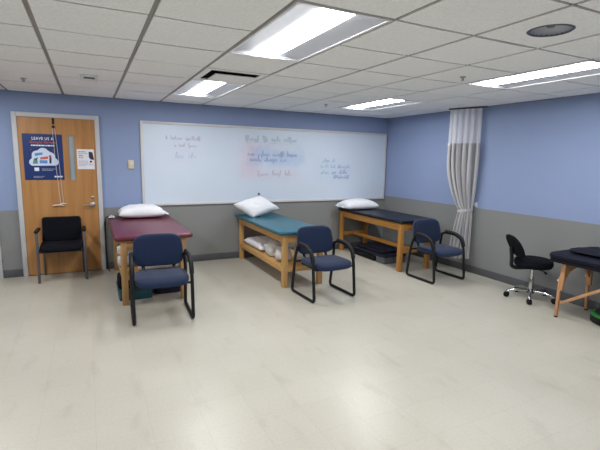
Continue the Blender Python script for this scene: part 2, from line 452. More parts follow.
# ------------------------------------------------------------------ doors
def frame_mb(x0, x1, zt, w=.056):
    y0 = D-.045
    return MB().box(x0, x0+w, y0, D, 0, zt, .004).box(x1-w, x1, y0, D, 0, zt, .004).box(x0+w, x1-w, y0, D, zt-w, zt, .004)
door = struct(MB().box(-.802, -.236, D-.028, D, .012, 2.122).box(-.158, .1, D-.028, D, .012, 2.122)
              .box(-.236, -.158, D-.028, D, .012, 1.298).box(-.236, -.158, D-.028, D, 1.898, 2.122).build('door_1', 'oak_door'))
frame_mb(-.86, .156, 2.18).build('door_frame', 'frame_grey', door)
MB().box(-.236, -.158, D-.012, D-.002, 1.298, 1.898).build('vision_pane', 'frost', door)
vb = MB()
for a in ((-.240, -.233, 1.294, 1.902), (-.161, -.154, 1.294, 1.902)): vb.box(a[0], a[1], D-.031, D-.005, a[2], a[3], .001)
for a in (1.294, 1.896): vb.box(-.233, -.161, D-.031, D-.005, a, a+.007, .001)
vb.build('glazing_bead', 'oak_door', door)
hd = MB()
rotY = Matrix.Translation((.022, D-.028, .958)) @ Matrix.Rotation(PI/2, 4, 'X')
hd.lathe([(0, 0), (.036, 0), (.036, .008), (.03, .012), (.014, .014), (.012, .05), (0, .05)], mtx=rotY, seg=24)
hd.tube([(.022, D-.074, .958), (-.01, D-.078, .958), (-.09, D-.072, .955)], [.012, .01, .008], 10)
hd.build('lever_handle', 'satin', door)
MB().lathe([(0, 0), (.021, 0), (.021, .006), (.016, .01), (0, .011)], mtx=Matrix.Translation((.027, D-.028, 1.062)) @ Matrix.Rotation(PI/2, 4, 'X'), seg=20).build('deadbolt', 'satin', door)
MB().box(.094, .1005, D-.031, D-.02, .90, 1.02).build('strike_plate', 'satin', door)
d2 = struct(MB().box(-2.02, -1.146, D-.028, D, .012, 2.122).build('door_2', 'oak_door'))
frame_mb(-2.08, -1.09, 2.18).build('door_frame', 'frame_grey', d2)

# ------------------------------------------------------------------ ceiling fixtures
def troffer(i, j, label):
    x0, y0 = GX+i*TS+.012, GY+j*TS+.012; w, l = TS-.024, 2*TS-.024
    t = thing('ceiling_light', label, 'ceiling light', (x0+w/2, y0+l/2, ZC), group='troffer lights in the ceiling')
    f = MB(); e = .018
    for a in ((-w/2, -w/2+e, -l/2, l/2), (w/2-e, w/2, -l/2, l/2), (-w/2+e, w/2-e, -l/2, -l/2+e), (-w/2+e, w/2-e, l/2-e, l/2)):
        f.box(a[0], a[1], a[2], a[3], -.004, .012)
    f.build('frame', 'trim_white', t)
    lw, dz = .105, .028; X, Y = w/2-e, l/2-e
    def side(sg):
        rings = []
        for k in range(9):
            u = k/8; x = sg*(lw+(X-lw)*(1-u)); z = dz*math.sin(u*PI/2)**.9
            rings.append([(x, -Y, z), (x, Y, z)])
        
        return MB().loft(rings, caps=False, closed=False)
    side(1).build('reflector', 'reflector', t); side(-1).build('reflector', 'reflector', t)
    for sg in (-1, 1): MB().box(-X, X, sg*Y-.004, sg*Y+.004, 0, dz+.01).build('end_plate', 'reflector', t)
    lens = MB(); rings = []
    for k in range(9):
        a = PI*k/8; zz = dz-.001-.018*math.sin(a)**.6; rings.append([(lw*math.cos(a), -Y+.004, zz), (lw*math.cos(a), Y-.004, zz)])
    lens.loft(rings, caps=False, closed=False).build('lens', 'lens', t)
    return t
LAB = {(2, 0): 'large lit troffer light nearest the camera, in the middle of the ceiling',
       (2, 4): 'lit troffer light just beyond the square air vent',
       (6, 0): 'lit troffer light at the right, above the rolling stool',
       (6, 4): 'small lit troffer light in the far right ceiling corner above the whiteboard end',
       (2, -4): 'lit troffer light in the middle row behind the camera',
       (6, -4): 'lit troffer light by the right wall behind the camera',
       (-2, 0): 'lit troffer light at the left beyond the picture edge',
       (-2, 4): 'lit troffer light above the left door, out of the picture',
       (-2, -4): 'lit troffer light at the left behind the camera'}
for q in LIGHTS: troffer(q[0], q[1], LAB[q])

# air diffuser
x0, y0 = GX+2*TS+.012, GY+3*TS+.012; w = TS-.024
t = thing('air_vent', 'square white ceiling air diffuser with dark gap around its plate', 'vent', (x0+w/2, y0+w/2, ZC))
f = MB(); e = .06
for a in ((-w/2, -w/2+e, -w/2, w/2), (w/2-e, w/2, -w/2, w/2), (-w/2+e, w/2-e, -w/2, -w/2+e), (-w/2+e, w/2-e, w/2-e, w/2)):
    f.box(a[0], a[1], a[2], a[3], -.003, .01)
f.build('frame', 'tile', t)
f = MB(); h = w/2-e
for a in ((-h-.006, -h, -h, h), (h, h+.006, -h, h), (-h, h, -h-.006, -h), (-h, h, h, h+.006)): f.box(a[0], a[1], a[2], a[3], .0, .12)
f.box(-h, h, -h, h, .11, .12).build('duct_box', 'dark_recess', t)
MB().pad(-h+.045, h-.045, -h+.045, h-.045, -.03, -.018, .01, .004).build('face_plate', 'tile', t)
for sx_ in (-1, 1):
    for sy_ in (-1, 1): MB().tube([(sx_*.1, sy_*.1, -.019), (sx_*.1, sy_*.1, .115)], .006, 8).build('hanger', 'dark_recess', t)

# recessed downlight
t = thing('recessed_downlight', 'round unlit recessed ceiling downlight with dark mirrored cone', 'ceiling light', (CANC[0], CANC[1], ZC))
MB().lathe([(CANR-.006, .004), (CANR-.005, -.004), (CANR+.004, -.006), (CANR+.012, -.001), (CANR+.012, .001)], seg=40, cap=False).build('trim_ring', 'grey_metal', t)
rr = []
for k in range(9):
    r0 = CANR-.004-.035*(k/8)**1.6
    rr.append([((r0-.004*(q % 2))*math.cos(2*PI*q/48), (r0-.004*(q % 2))*math.sin(2*PI*q/48), 0.06*k/8) for q in range(48)])
MB().loft(rr, caps=False).build('reflector_cone', 'mirror_dark', t)
MB().lathe([(0, .058), (.08, .058), (.08, .062), (0, .062)], seg=30).build('cone_cap', 'grey_bin', t)
MB().lathe([(0, .014), (.02, .018), (.03, .034), (.022, .05), (.016, .058)], seg=20).build('bulb', 'grey_bin', t)

# detector and sprinklers
t = thing('ceiling_sensor', 'small white box sensor on a ceiling tile over the burgundy table', 'sensor', (.049, 4.94, ZC-.006))
MB().pad(-.08, .08, -.055, .055, -.048, .006, .012, .01).build('housing', 'trim_white', t)
MB().box(-.05, .05, -.0575, -.054, -.04, -.024).build('grille', 'grey_bin', t)
def sprinkler(x, y, label):
    t = thing('fire_sprinkler', label, 'sprinkler', (x, y, ZC-.006), group='ceiling sprinkler heads')
    MB().lathe([(0, .02), (.03, .02), (.026, -.006), (.01, -.008), (.009, -.014), (0, -.014)], seg=18).build('escutcheon', 'satin', t)
    for sg in (-1, 1): MB().tube([(sg*.008, 0, -.012), (sg*.010, 0, -.02), (0, 0, -.027)], .003, 6).build('yoke', 'grey_metal', t)
    MB().lathe([(0, -.026), (.014, -.027), (.014, -.029), (0, -.03)], seg=14).build('deflector', 'grey_metal', t)
sprinkler(-.575, 5.524, 'small sprinkler head on the ceiling in front of the wooden door')
sprinkler(3.184, 3.05, 'small sprinkler head beside the left end of the right light')
sprinkler(3.118, 5.52, 'small sprinkler head by the far right corner light')

# ------------------------------------------------------------------ whiteboard
WX0, WX1, WZ0, WZ1 = .691, 5.105, .916, 2.1535
wb = thing('whiteboard', 'long white dry erase board with faded handwriting on the back wall', 'whiteboard', ((WX0+WX1)/2, D, WZ0))
off = wb.location
MB().box(WX0+.02, WX1-.02, D-.014, D, WZ0+.02, WZ1-.02).build('surface', 'board', wb, loc=-off)
f = MB(); e = .036
f.box(WX0, WX0+e, D-.026, D, WZ0, WZ1, .004).box(WX1-e, WX1, D-.026, D, WZ0, WZ1, .004)
f.box(WX0+e, WX1-e, D-.026, D, WZ1-e, WZ1, .004).box(WX0+e, WX1-e, D-.028, D, WZ0, WZ0+e, .004)
f.build('frame', 'alu', wb, loc=-off)
def scribble(words, x, z, h, m, width, thick=.0035, slope=0):
    """cursive-looking marker words: list of relative word lengths"""
    tot = sum(words)+.5*(len(words)-1); k = width/tot; cx = x
    for wlen in words:
        n = max(2, int(wlen*k/(h*.62))); pts = []
        for q in range(n):
            a = R.uniform(.45, 1.0) if R.random() < .75 else 1.7; dx = wlen*k/n
            for (u, v) in ((0, 0), (.3, a), (.55, a*.9), (.6, .05), (.85, -.05 if R.random() < .85 else -.7)):
                pts.append((cx+(q+u)*dx, D-.0155, z+v*h+slope*(cx-x)+R.uniform(-.1, .1)*h))
        MB().tube(fillet_path([Vector(p) for p in pts], h*.3, 2), thick, 5, ry=.0012).build('handwriting', m, wb, loc=-off)
        cx += (wlen+.5)*k
scribble([.25, 2, 2.6], 1.05, 1.905, .035, 'mk_purple', .52)
scribble([.3, 1.2, 1.6], 1.17, 1.80, .035, 'mk_purple', .34)
scribble([1, 1], 1.185, 1.63, .055, 'mk_blue', .32, .004)
scribble([2, .8, 1.4, 2], 2.29, 1.935, .05, 'mk_slate', .92)
MB().tube([(2.29, D-.0155, 1.905), (2.8, D-.0155, 1.90), (3.22, D-.0155, 1.897)], .0025, 5, ry=.001).build('handwriting', 'mk_slate', wb, loc=-off)
scribble([1.2, 2, 2, 1.8], 2.33, 1.69, .05, 'mk_blue', .89, .004)
scribble([2, 2.4, 1.2], 2.37, 1.60, .05, 'mk_blue', .66, .004)
scribble([1.6, 1.4, 1.0], 2.50, 1.37, .05, 'mk_purple', .62, .002)
scribble([1.4, .5], 3.72, 1.61, .035, 'mk_slate', .26)
scribble([1.2], 3.69, 1.51, .035, 'mk_green', .17); scribble([1, 3], 3.90, 1.505, .035, 'mk_slate', .40)
scribble([1.2], 3.69, 1.405, .035, 'mk_green', .17); scribble([1.1, 2], 3.92, 1.40, .045, 'mk_blue', .32, .005)
scribble([3], 3.95, 1.32, .035, 'mk_blue', .34)
tag(MB().lathe([(0, 0), (.02, 0), (.02, .008), (.012, .013), (0, .013)], mtx=Matrix.Translation((2.525, D-.0142, 1.062)) @ Matrix.Rotation(PI/2, 4, 'X'), seg=20)
    .build('magnet', 'grey_bin'), 'small round grey magnet low on the whiteboard above the tilted pillow', 'magnet')

# thermostat
t = thing('wall_switch', 'small cream wall control box between the door and the whiteboard', 'wall control', (.553, D, 1.525))
MB().box(-.038, .038, -.022, 0, -.062, .062, .006).build('housing', 'cream', t)
MB().box(-.02, .02, -.026, -.02, -.012, .018, .002).build('button_panel', 'cord', t)

# ------------------------------------------------------------------ poster and notice on the door
YD = D-.028
po = thing('poster', 'large blue poster with white cloud picture taped to the wooden door', 'poster', (-.53, YD, 1.305))
MB().box(-.229, .229, -.0015, -.0002, 0, .605).build('sheet', 'navy_print', po)
text_mesh('LEAVE US A', .052, 'headline', 'ink_white', po, (0, -.002, .528), width=.245, bold=.0007)
text_mesh('Google Review', .05, 'headline', 'ink_orange', po, (0, -.002, .482), width=.30, shear=.15, bold=.0003)
def dashes(mb, x0, x1, z, h, rnd, y=-.0024):
    x = x0
    while x < x1-.004:
        wd = min(rnd.uniform(.012, .04), x1-x); mb.box(x, x+wd, y, y+.0009, z, z+h); x += wd+.005
    return mb
rp = random.Random(3)
mb = MB(); dashes(mb, -.135, .135, .447, .016, rp); mb.build('text_line', 'ink_white', po)
mb = MB(); dashes(mb, -.03, .13, .142, .009, rp); mb.build('text_line', 'ink_grey', po)
mb = MB(); dashes(mb, -.03, .10, .124, .009, rp); mb.build('text_line', 'ink_grey', po)
mb = MB(); dashes(mb, -.13, .0, .045, .007, rp); mb.build('text_line', 'ink_grey', po)
mb = MB(); dashes(mb, -.13, -.03, .03, .007, rp); mb.build('text_line', 'ink_grey', po)
mb = MB(); dashes(mb, .11, .205, .035, .02, rp); mb.build('text_line', 'ink_white', po)
def flat(poly, m, y, name='picture'):
    return MB().prism(poly, .0006, Matrix.Translation((0, y, 0)) @ Matrix.Rotation(PI/2, 4, 'X')).build(name, m, po, smooth=False)
cl = []
for (cx, cz, r, a0, a1) in ((-.12, .235, .05, 250, 110), (-.08, .33, .055, 190, 100), (-.005, .36, .065, 150, 30), (.075, .315, .055, 80, -10), (.12, .24, .05, 60, -70)):
    for k in range(7):
        a = math.radians(a0+(a1-a0)*k/6); cl.append((cx+r*math.cos(a), cz+r*math.sin(a)))
flat(cl, 'ink_pale', -.0016)
flat([(-.10, .315), (-.01, .335), (-.01, .365), (-.10, .352)], 'ink_sky', -.0024)
flat([(-.04, .27), (.05, .28), (.05, .315), (-.04, .30)], 'ink_orange', -.0024)
flat([(-.05, .22), (.04, .22), (.04, .262), (-.05, .262)], 'ink_sky', -.0024)
flat([(-.13, .215), (-.07, .215), (-.075, .275), (-.11, .29)], 'ink_green', -.0024)
flat([(.06, .22), (.085, .22), (.09, .30), (.065, .31)], 'ink_dark', -.0024)
flat([(.055, .315), (.075, .335), (.095, .315), (.075, .295)], 'ink_red', -.0026)
flat([(-.105, .268), (-.075, .30), (-.065, .295), (-.09, .258)], 'ink_dark', -.0026)
flat([(-.115, .12), (-.062, .12), (-.062, .165), (-.115, .165)], 'ink_white', -.0016)
for (a, b_) in ((-.14, .40), (.11, .39), (-.125, .36)):
    flat([(a-.006, b_), (a, b_-.006), (a+.006, b_), (a, b_+.006)], 'ink_orange', -.0016)

no = thing('notice', 'white paper notice with a dark device picture taped beside the door glass', 'notice', (-.03, YD, 1.452))
MB().box(-.107, .107, -.0012, -.0002, 0, .272).build('sheet', 'paper', no)
for q, (a, b_, z, h) in enumerate(((-.09, .0, .232, .014), (-.09, .02, .212, .01), (-.085, -.03, .175, .02), (-.085, -.03, .148, .016), (-.09, .03, .11, .006), (-.09, .03, .095, .006), (-.09, .03, .08, .006), (-.09, .03, .06, .006), (-.09, .0, .045, .006), (.035, .09, .07, .006), (.035, .09, .055, .006))):
    mb = MB(); dashes(mb, a, b_, z, h, rp, y=-.002); mb.build('text_line', 'ink_grey', no)
def flat2(poly, m): return MB().prism(poly, .0008, Matrix.Translation((0, -.0013, 0)) @ Matrix.Rotation(PI/2, 4, 'X')).build('picture', m, no, smooth=False)
flat2([(.04, .16), (.06, .135), (.102, .13), (.102, .145), (.085, .235), (.04, .24)], 'ink_dark')
flat2([(.062+.015*math.cos(2*PI*k/14), .105+.015*math.sin(2*PI*k/14)) for k in range(14)], 'ink_dark')

# over-door shoulder pulley
t = thing('door_pulley', 'black strap and pale cords of an exercise pulley hanging over the door', 'exercise pulley', (-.395, YD, 2.122))
MB().box(-.013, .013, -.006, -.001, -.08, -.008).box(-.013, .013, -.006, .012, -.008, -.003).build('strap', 'black_plastic', t)
MB().lathe([(0, -.012), (.018, -.012), (.014, 0), (.018, .012), (0, .012)], mtx=Matrix.Translation((0, -.021, -.115)) @ Matrix.Rotation(PI/2, 4, 'X'), seg=18).build('pulley_wheel', 'black_plastic', t)
MB().tube([(-.014, -.021, -.115), (.0, -.022, -.6), (.03, -.022, -1.152)], .0026, 6).build('cord', 'cord', t)
MB().tube([(.014, -.021, -.115), (.04, -.018, -.6), (.062, -.018, -1.13)], .0026, 6).build('cord', 'cord', t)
MB().tube([(-.07, -.022, -1.165), (-.04, -.022, -1.158), (.04, -.022, -1.158), (.07, -.022, -1.165)], [.006, .009, .009, .006], 10).build('handle', 'cord', t)
MB().tube([(.0, -.02, -1.16), (.05, -.018, -1.135), (.1, -.02, -1.145)], [.006, .008, .006], 10).build('handle', 'cord', t)

# ------------------------------------------------------------------ treatment tables
def treatment_table(name, label, top, legs, zt, th, wd, vinyl, shelf_z=None, H=False, ap=.095, rc=.04):
    x0, x1, y0, y1 = top; a0, a1, b0, b1 = legs; cx, cy = (x0+x1)/2, (y0+y1)/2; s = .066
    t = thing(name, label, 'treatment table', (cx, cy, 0), group='wooden treatment tables')
    x0 -= cx; x1 -= cx; a0 -= cx; a1 -= cx; y0 -= cy; y1 -= cy; b0 -= cy; b1 -= cy
    zb = zt-th
    MB().pad(x0, x1, y0, y1, zb+.012, zt, rc, .022).build('padded_top', vinyl, t)
    MB().box(x0+.03, x1-.03, y0+.03, y1-.03, zb, zb+.014).build('top_board', wd, t)
    for xa in (a0, a1-s):
        for ya in (b0, b1-s): MB().box(xa, xa+s, ya, ya+s, 0, zb, .004).build('leg', wd, t)
    for xa in (a0+.012, a1-.012-.024): MB().box(xa, xa+.024, b0+s, b1-s, zb-ap, zb, .002).build('apron', wd+'_y', t)
    for ya in (b0+.012, b1-.012-.024): MB().box(a0+s, a1-s, ya, ya+.024, zb-ap, zb, .002).build('apron', wd+'_x', t)
    if shelf_z:
        MB().box(a0+.02, a1-.02, b0+.03, b1-.03, shelf_z-.018, shelf_z, .002).build('shelf', wd+'_y', t)
        for xa in (a0+.004, a1-.028): MB().box(xa, xa+.024, b0+s, b1-s, shelf_z-.07, shelf_z, .003).build('shelf_rail', wd+'_y', t)
        for ya in (b0+.01, b1-.034): MB().box(a0+s, a1-s, ya, ya+.024, shelf_z-.07, shelf_z, .003).build('shelf_rail', wd+'_x', t)
    if H:
        m = (a0+a1)/2
        for ya in (b0+.016, b1-.05): MB().box(a0+s, a1-s, ya, ya+.034, .275, .345, .003).build('stretcher', wd+'_x', t)
        MB().box(m-.017, m+.017, b0+.05, b1-.05, .28, .34, .003).build('stretcher', wd+'_y', t)
    return t
T1 = treatment_table('treatment_table', 'wooden treatment table with burgundy padded top beside the door', (.205, 1.045, 4.86, 6.64), (.265, .968, 4.91, 6.62), .782, .062, 'maple', 'burgundy', .355)
T2 = treatment_table('treatment_table', 'wooden treatment table with teal padded top and a loaded shelf', (2.09, 2.80, 4.765, 6.64), (2.165, 2.745, 4.825, 6.62), .742, .055, 'birch', 'teal', .272, ap=.10)
T3 = treatment_table('treatment_table', 'amber wooden treatment table with black padded top in the far corner', (4.06, 4.76, 4.86, 6.645), (4.10, 4.70, 4.90, 6.63), .782, .06, 'amber', 'black_vinyl', H=True)
sb = MB()
for z in (.60, .645): sb.lathe([(0, 0), (.011, 0), (.009, .006), (0, .006)], mtx=Matrix.Translation((2.30-2.445, 4.8375-5.67, z)) @ Matrix.Rotation(PI/2, 4, 'X'), seg=12)
sb.build('bolt_head', 'screw', T2)

# pillows
def pillow_mb(L, Wd, H, seed, pinch=.1, floor_flat=.35, nx=26, ny=18):
    rn = lambda p: noise.noise(Vector(p)+Vector((seed*3.1, seed*1.7, 0)))
    rings_t, rings_b = [], []
    b = bmesh.new(); T = {}; B = {}
    for i in range(nx+1):
        for j in range(ny+1):
            u, v = -1+2*i/nx, -1+2*j/ny
            k = (max(0, 1-abs(u)**2.6)*max(0, 1-abs(v)**2.6))**.5
            x = L/2*u*(1-pinch*(1-v*v)*abs(u)**3*.6)*(1+.02*rn((v*2, u, 1)))
            y = Wd/2*v*(1-pinch*(1-u*u)*abs(v)**3*.6)
            wr = .012*rn((u*3, v*3, 0))+.006*rn((u*8, v*8, 2))
            zt_ = H*floor_flat+H*(1-floor_flat)*k+wr*(.3+k)
            zb_ = H*floor_flat-H*floor_flat*k**.7
            edge = i in (0, nx) or j in (0, ny)
            T[i, j] = b.verts.new((x, y, zt_ if not edge else H*floor_flat+wr*.3)); B[i, j] = T[i, j] if edge else b.verts.new((x, y, max(zb_, 0)))
    for i in range(nx):
        for j in range(ny):
            b.faces.new((T[i, j], T[i+1, j], T[i+1, j+1], T[i, j+1]))
            q = [B[i, j], B[i, j+1], B[i+1, j+1], B[i+1, j]]
            try: b.faces.new(q)
            except ValueError: pass
    m = MB(); m.merge(b); return m
def pillow(label, loc, rot, L, Wd, H, seed):
    t = thing('pillow', label, 'pillow', loc, group='white pillows on the tables')
    t.rotation_euler = rot
    pillow_mb(L, Wd, H, seed).build('pillowcase', 'white_cloth', t, sharp=180)
    hem = MB(); rings = []
    for k in range(9):
        v = -1+2*k/8; rings.append([(L/2*.995, Wd/2*v*.93, H*.33), (L/2*.995+.035+.006*math.sin(k*2.3), Wd/2*v*.93, H*.30+.008*math.sin(k*1.9)), (L/2*.995+.034+.006*math.sin(k*2.3), Wd/2*v*.93, H*.27+.008*math.sin(k*1.9)), (L/2*.99, Wd/2*v*.93, H*.28)])
    hem.loft(rings).build('open_hem', 'white_cloth', t, sharp=60)
    return t
pillow('white pillow lying flat on the burgundy table', (.645, 6.40, .789), (0, 0, 0), .63, .42, .175, 1)
t = thing('pillow', 'white pillow set cornerwise and tilted up on the teal table', 'pillow', (2.36, 6.31, .745), group='white pillows on the tables')
pm = pillow_mb(1, 1, .20, 2, pinch=.16, floor_flat=.5)
pu, pv = Vector((.51, .145, .115)), Vector((-.27, .20, .20)); pn = pu.cross(pv).normalized()
pc = Vector((0, 0, .145))-pn*.095
bmesh.ops.transform(pm.bm, matrix=Matrix(((pu.x, pv.x, pn.x, pc.x), (pu.y, pv.y, pn.y, pc.y), (pu.z, pv.z, pn.z, pc.z), (0, 0, 0, 1))), verts=pm.bm.verts)
for v in pm.bm.verts: v.co.z = max(v.co.z, .001)
pm.build('pillowcase', 'white_cloth', t, sharp=180)
pillow('white pillow lying flat on the black corner table', (4.31, 6.37, .784), (0, 0, PI), .68, .42, .18, 3)
# drooping corner of the case and small strip by the burgundy table
tag(MB().loft([[(.21, 6.36, .795), (.21, 6.44, .795), (.21, 6.44, .80), (.21, 6.36, .80)], [(.245, 6.36, .80), (.245, 6.45, .80), (.245, 6.45, .825), (.245, 6.36, .825)], [(.29, 6.36, .795), (.29, 6.45, .795), (.29, 6.45, .81), (.29, 6.36, .81)]])
    .build('folded_cloth', 'white_towel'), 'tiny folded white cloth at the rear left corner of the burgundy table', 'cloth')
tag(MB().tube([(.225, 6.55, .793), (.19, 6.55, .79), (.172, 6.56, .74), (.17, 6.60, .5), (.172, 6.63, .2), (.18, 6.63, .008), (.2, 6.5, .008)], .006, 8, .05)
    .build('power_cord', 'black_plastic'), 'black cord hanging down the left of the burgundy table by the door frame', 'cord')

# towels and things under tables
def rolled(label, c, axis, L, r, name='rolled_towel', group='white towel rolls under the burgundy table'):
    mb = MB(); n = 14; rings = []
    for k in range(n+1):
        u = k/n; q = r*(1-.25*abs(2*u-1)**8); ring = []
        for s in range(22):
            a = 2*PI*s/22; rr_ = q*(1+.04*math.sin(3*a+k*.7)+.03*noise.noise(Vector((k*.5, s*.4, r*90))))
            p = (-L/2+L*u, rr_*math.cos(a), rr_*math.sin(a))
            ring.append(Vector(p) if axis == 'x' else Vector((p[1], p[0], p[2])))
        rings.append([v+Vector(c) for v in ring])
    mb.loft(rings)
    return tag(mb.build(name, 'white_towel', sharp=60), label, 'towel', group)
rolled('white rolled towel at the front of the shelf under the burgundy table', (.70, 5.03, .395), 'x', .50, .038)
rolled('lower of two white rolls stacked at the left end of the burgundy table shelf', (.43, 5.30, .427), 'x', .36, .068)
rolled('upper of two white rolls stacked at the left end of the burgundy table shelf', (.43, 5.30, .556), 'x', .36, .056)

t = thing('storage_tub', 'low dark teal plastic tub on the floor under the burgundy table', 'tub', (.42, 5.30, 0))
MB().pad(-.18, .18, -.22, .22, 0, .11, .03, .008).build('tub_body', 'teal_bin', t)
MB().pad(-.19, .19, -.23, .23, .11, .125, .03, .005).build('lid', 'teal_bin', t)
t = thing('carry_bag', 'black bag standing on the teal tub behind the front leg', 'bag', (.345, 5.27, .126))
MB().superq(lambda v: v+Vector((.006*noise.noise(v*9), .006*noise.noise(v*11+Vector((3, 0, 0))), 0)), e1=.3, e2=.35, a=(.11, .16, .07)).build('bag_body', 'black_fabric', t, loc=(0, 0, .07), sharp=180)
MB().tube([(-.05, 0, .13), (-.03, 0, .15), (.03, 0, .15), (.05, 0, .13)], .006, 8, .02).build('strap', 'black_fabric', t)
tag(MB().pad(.655, .955, 5.18, 5.55, 0, .13, .03, .015).box(.665, .945, 5.175, 5.19, .06, .068).build('storage_box', 'navy_mat'), 'dark navy box on the floor at the right under the burgundy table', 'box')

# teal table shelf
tag(pillow_mb(.42, .8, .15, 5).build('folded_bedding', 'white_cloth', loc=(2.41, 6.12, .273), sharp=180), 'folded white bedding at the wall end of the teal table shelf', 'bedding')
def bundle(label, c, a, seed, m='bag'):
    t = thing('bag_bundle', label, 'bag', (c[0], c[1], c[2]), group='plastic bags on the teal table shelf')
    def fn(v):
        k = noise.noise(v*14+Vector((seed, 0, 0)))*.03+noise.noise(v*34+Vector((0, seed, 0)))*.022
        v = v+v.normalized()*k; v.z = max(v.z, -a[2]*.97); return v
    MB().superq(fn, 32, 20, .8, .8, a).build('bag_body', m, t, loc=(0, 0, a[2]), sharp=180)
    MB().tube([(0, 0, a[2]*1.85), (.012, .005, a[2]*2.02), (.02, 0, a[2]*2.12)], [.03, .014, .024], 9).build('knot', m, t)
    return t
bundle('cloudy plastic bag of white cloths in the middle of the teal table shelf', (2.33, 5.50, .274), (.12, .15, .105), 1.3)
bundle('smaller cloudy plastic bag nearest the front leg on the teal table shelf', (2.30, 5.14, .274), (.10, .12, .095), 4.1)
t = bundle('clear bag with red print between the front legs of the teal table', (2.56, 5.02, .274), (.12, .12, .15), 7.7)
MB().superq(lambda v: v+v.normalized()*noise.noise(v*25)*.012, 20, 12, .8, .8, (.07, .05, .05)).build('red_packet', 'red_print', t, loc=(-.07, -.09, .27), sharp=180)

# stack under the black table
t = thing('storage_bin', 'grey plastic bin on the floor under the black table', 'bin', (4.40, 5.48, 0))
MB().pad(-.22, .22, -.11, .11, 0, .10, .02, .006).build('bin_body', 'grey_bin', t)
MB().pad(-.228, .228, -.118, .118, .088, .104, .02, .004).build('rim', 'grey_bin', t)
tag(MB().pad(4.17, 4.64, 5.63, 6.30, 0, .10, .03, .012).build('floor_tray', 'black_plastic'), 'black tray on the floor behind the grey bin', 'tray')
tag(MB().pad(4.16, 4.65, 5.36, 6.26, .105, .142, .05, .015).build('foam_mat', 'navy_mat'), 'lower navy foam mat across the grey bin under the black table', 'mat', 'navy foam mats')
tag(MB().pad(4.22, 4.66, 5.50, 6.22, .143, .185, .05, .018).build('foam_mat', 'navy_mat'), 'upper navy foam mat on the stack under the black table', 'mat', 'navy foam mats')

# ------------------------------------------------------------------ blue sled-base armchairs
def sled_chair(label):
    t = thing('sled_chair', label, 'chair')
    r = .018
    for sx_ in (-1, 1):
        X = .283*sx_; q = .262*sx_
        pts = [(q, .17, .60), (X, .205, .47), (X, .275, r), (X, -.275, r), (X, -.232, .43), (X, -.19, .575), (X, -.06, .627), (X*.97, .10, .632), (q, .17, .60)]
        P = [Vector(p) for p in pts]
        MB().tube(P, r, 10, .05).build('frame_side', 'black_metal', t)
        arm = [Vector(p) for p in ((X, -.225, .475), (X, -.195, .572), (X, -.07, .634), (X*.97, .11, .638))]
        MB().tube(arm, .029, 12, .09, ry=.023, n=8).build('armrest', 'black_plastic', t)
        MB().bar((.15*sx_, .17, .41), (.17*sx_, .265, .56), .035, .012, .003).build('back_support', 'black_metal', t)
    MB().tube([(-.283, .215, .40), (.283, .215, .40)], .012, 8).build('cross_bar', 'black_metal', t)
    MB().tube([(-.283, -.225, .385), (.283, -.225, .385)], .012, 8).build('cross_bar', 'black_metal', t)
    def seatf(v):
        y = v.y; v = Vector(v); fr = max(0, (-y-.12)/.13); v.z -= .028*fr*fr
        v.z += .008*(abs(v.x)/.25)**2; v.x *= 1-.04*max(0, y)/.24; return v
    MB().superq(seatf, 36, 14, .45, .38, (.262, .245, .038)).build('seat', 'blue_fabric', t, loc=(0, -.055, .418), sharp=180)
    MB().pad(-.235, .235, -.27, .17, .375, .395, .06, .006).build('seat_pan', 'black_plastic', t)
    def backf(v):
        v = Vector(v); v.x *= 1-.05*max(0, v.z)/.17+.0; v.y += -.10*(v.x/.25)**2*.35+v.z*.2; return v
    rotb = Matrix.Rotation(PI/2, 4, 'X')
    MB().superq(lambda v: backf(Vector((v.x, -v.z, v.y))), 40, 12, .5, .42, (.258, .170, .034)).build('backrest', 'blue_fabric', t, loc=(0, .245, .648), sharp=180)
    MB().superq(lambda v: backf(Vector((v.x, -v.z, v.y))), 36, 8, .5, .42, (.235, .155, .012)).build('back_shell', 'black_plastic', t, loc=(0, .262, .648), sharp=180)
    return t
c1 = sled_chair('blue armchair with black sled base in front of the burgundy table')
c1.location = (.618, 4.488, 0); c1.rotation_euler = (0, 0, math.radians(-3)); c1['group'] = 'blue sled base armchairs'
dup(c1, (2.522, 4.418, 0), math.radians(2.5), 'blue armchair with black sled base in front of the teal table', 'blue sled base armchairs')
dup(c1, (4.388, 4.455, 0), math.radians(1.2), 'blue armchair with black sled base in front of the black table', 'blue sled base armchairs')

# ------------------------------------------------------------------ black guest chair by the door
t = thing('guest_chair', 'black armchair with grey steel legs standing before the wooden door', 'chair', (-.368, 6.40, 0))
for sx_ in (-1, 1):
    X = .272*sx_
    MB().bar((X, -.18, 0), (X*.985, -.18, .645), .03, .03, .004).build('leg', 'grey_metal', t)
    MB().tube([(X*.88, .235, .0), (X*.86, .17, .43)], .012, 8).build('leg', 'grey_metal', t)
    MB().tube([(X*.86, .17, .42), (X*.84, .20, .60), (X*.82, .215, .78)], .011, 8).build('back_post', 'black_metal', t)
    MB().bar((X, -.17, .652), (X*.95, .19, .652), .018, .012, .003).build('arm_bar', 'black_metal', t)
    MB().pad(X-.024, X+.024, -.2, .13, .652, .682, .02, .01).build('armrest', 'black_plastic', t)
    MB().bar((X*.98, -.18, .40), (X*.87, .17, .42), .02, .02, .003).build('seat_rail', 'black_metal', t)
MB().bar((-.27, -.17, .40), (.27, -.17, .40), .02, .02, .003).build('cross_bar', 'black_metal', t)
def sf(v):
    v = Vector(v); v.z -= .02*max(0, (-v.y-.1)/.14)**2; v.z += .014*(v.x/.25)**2; return v
MB().superq(sf, 36, 12, .42, .25, (.248, .24, .034)).build('seat', 'black_fabric', t, loc=(0, -.03, .45), sharp=180)
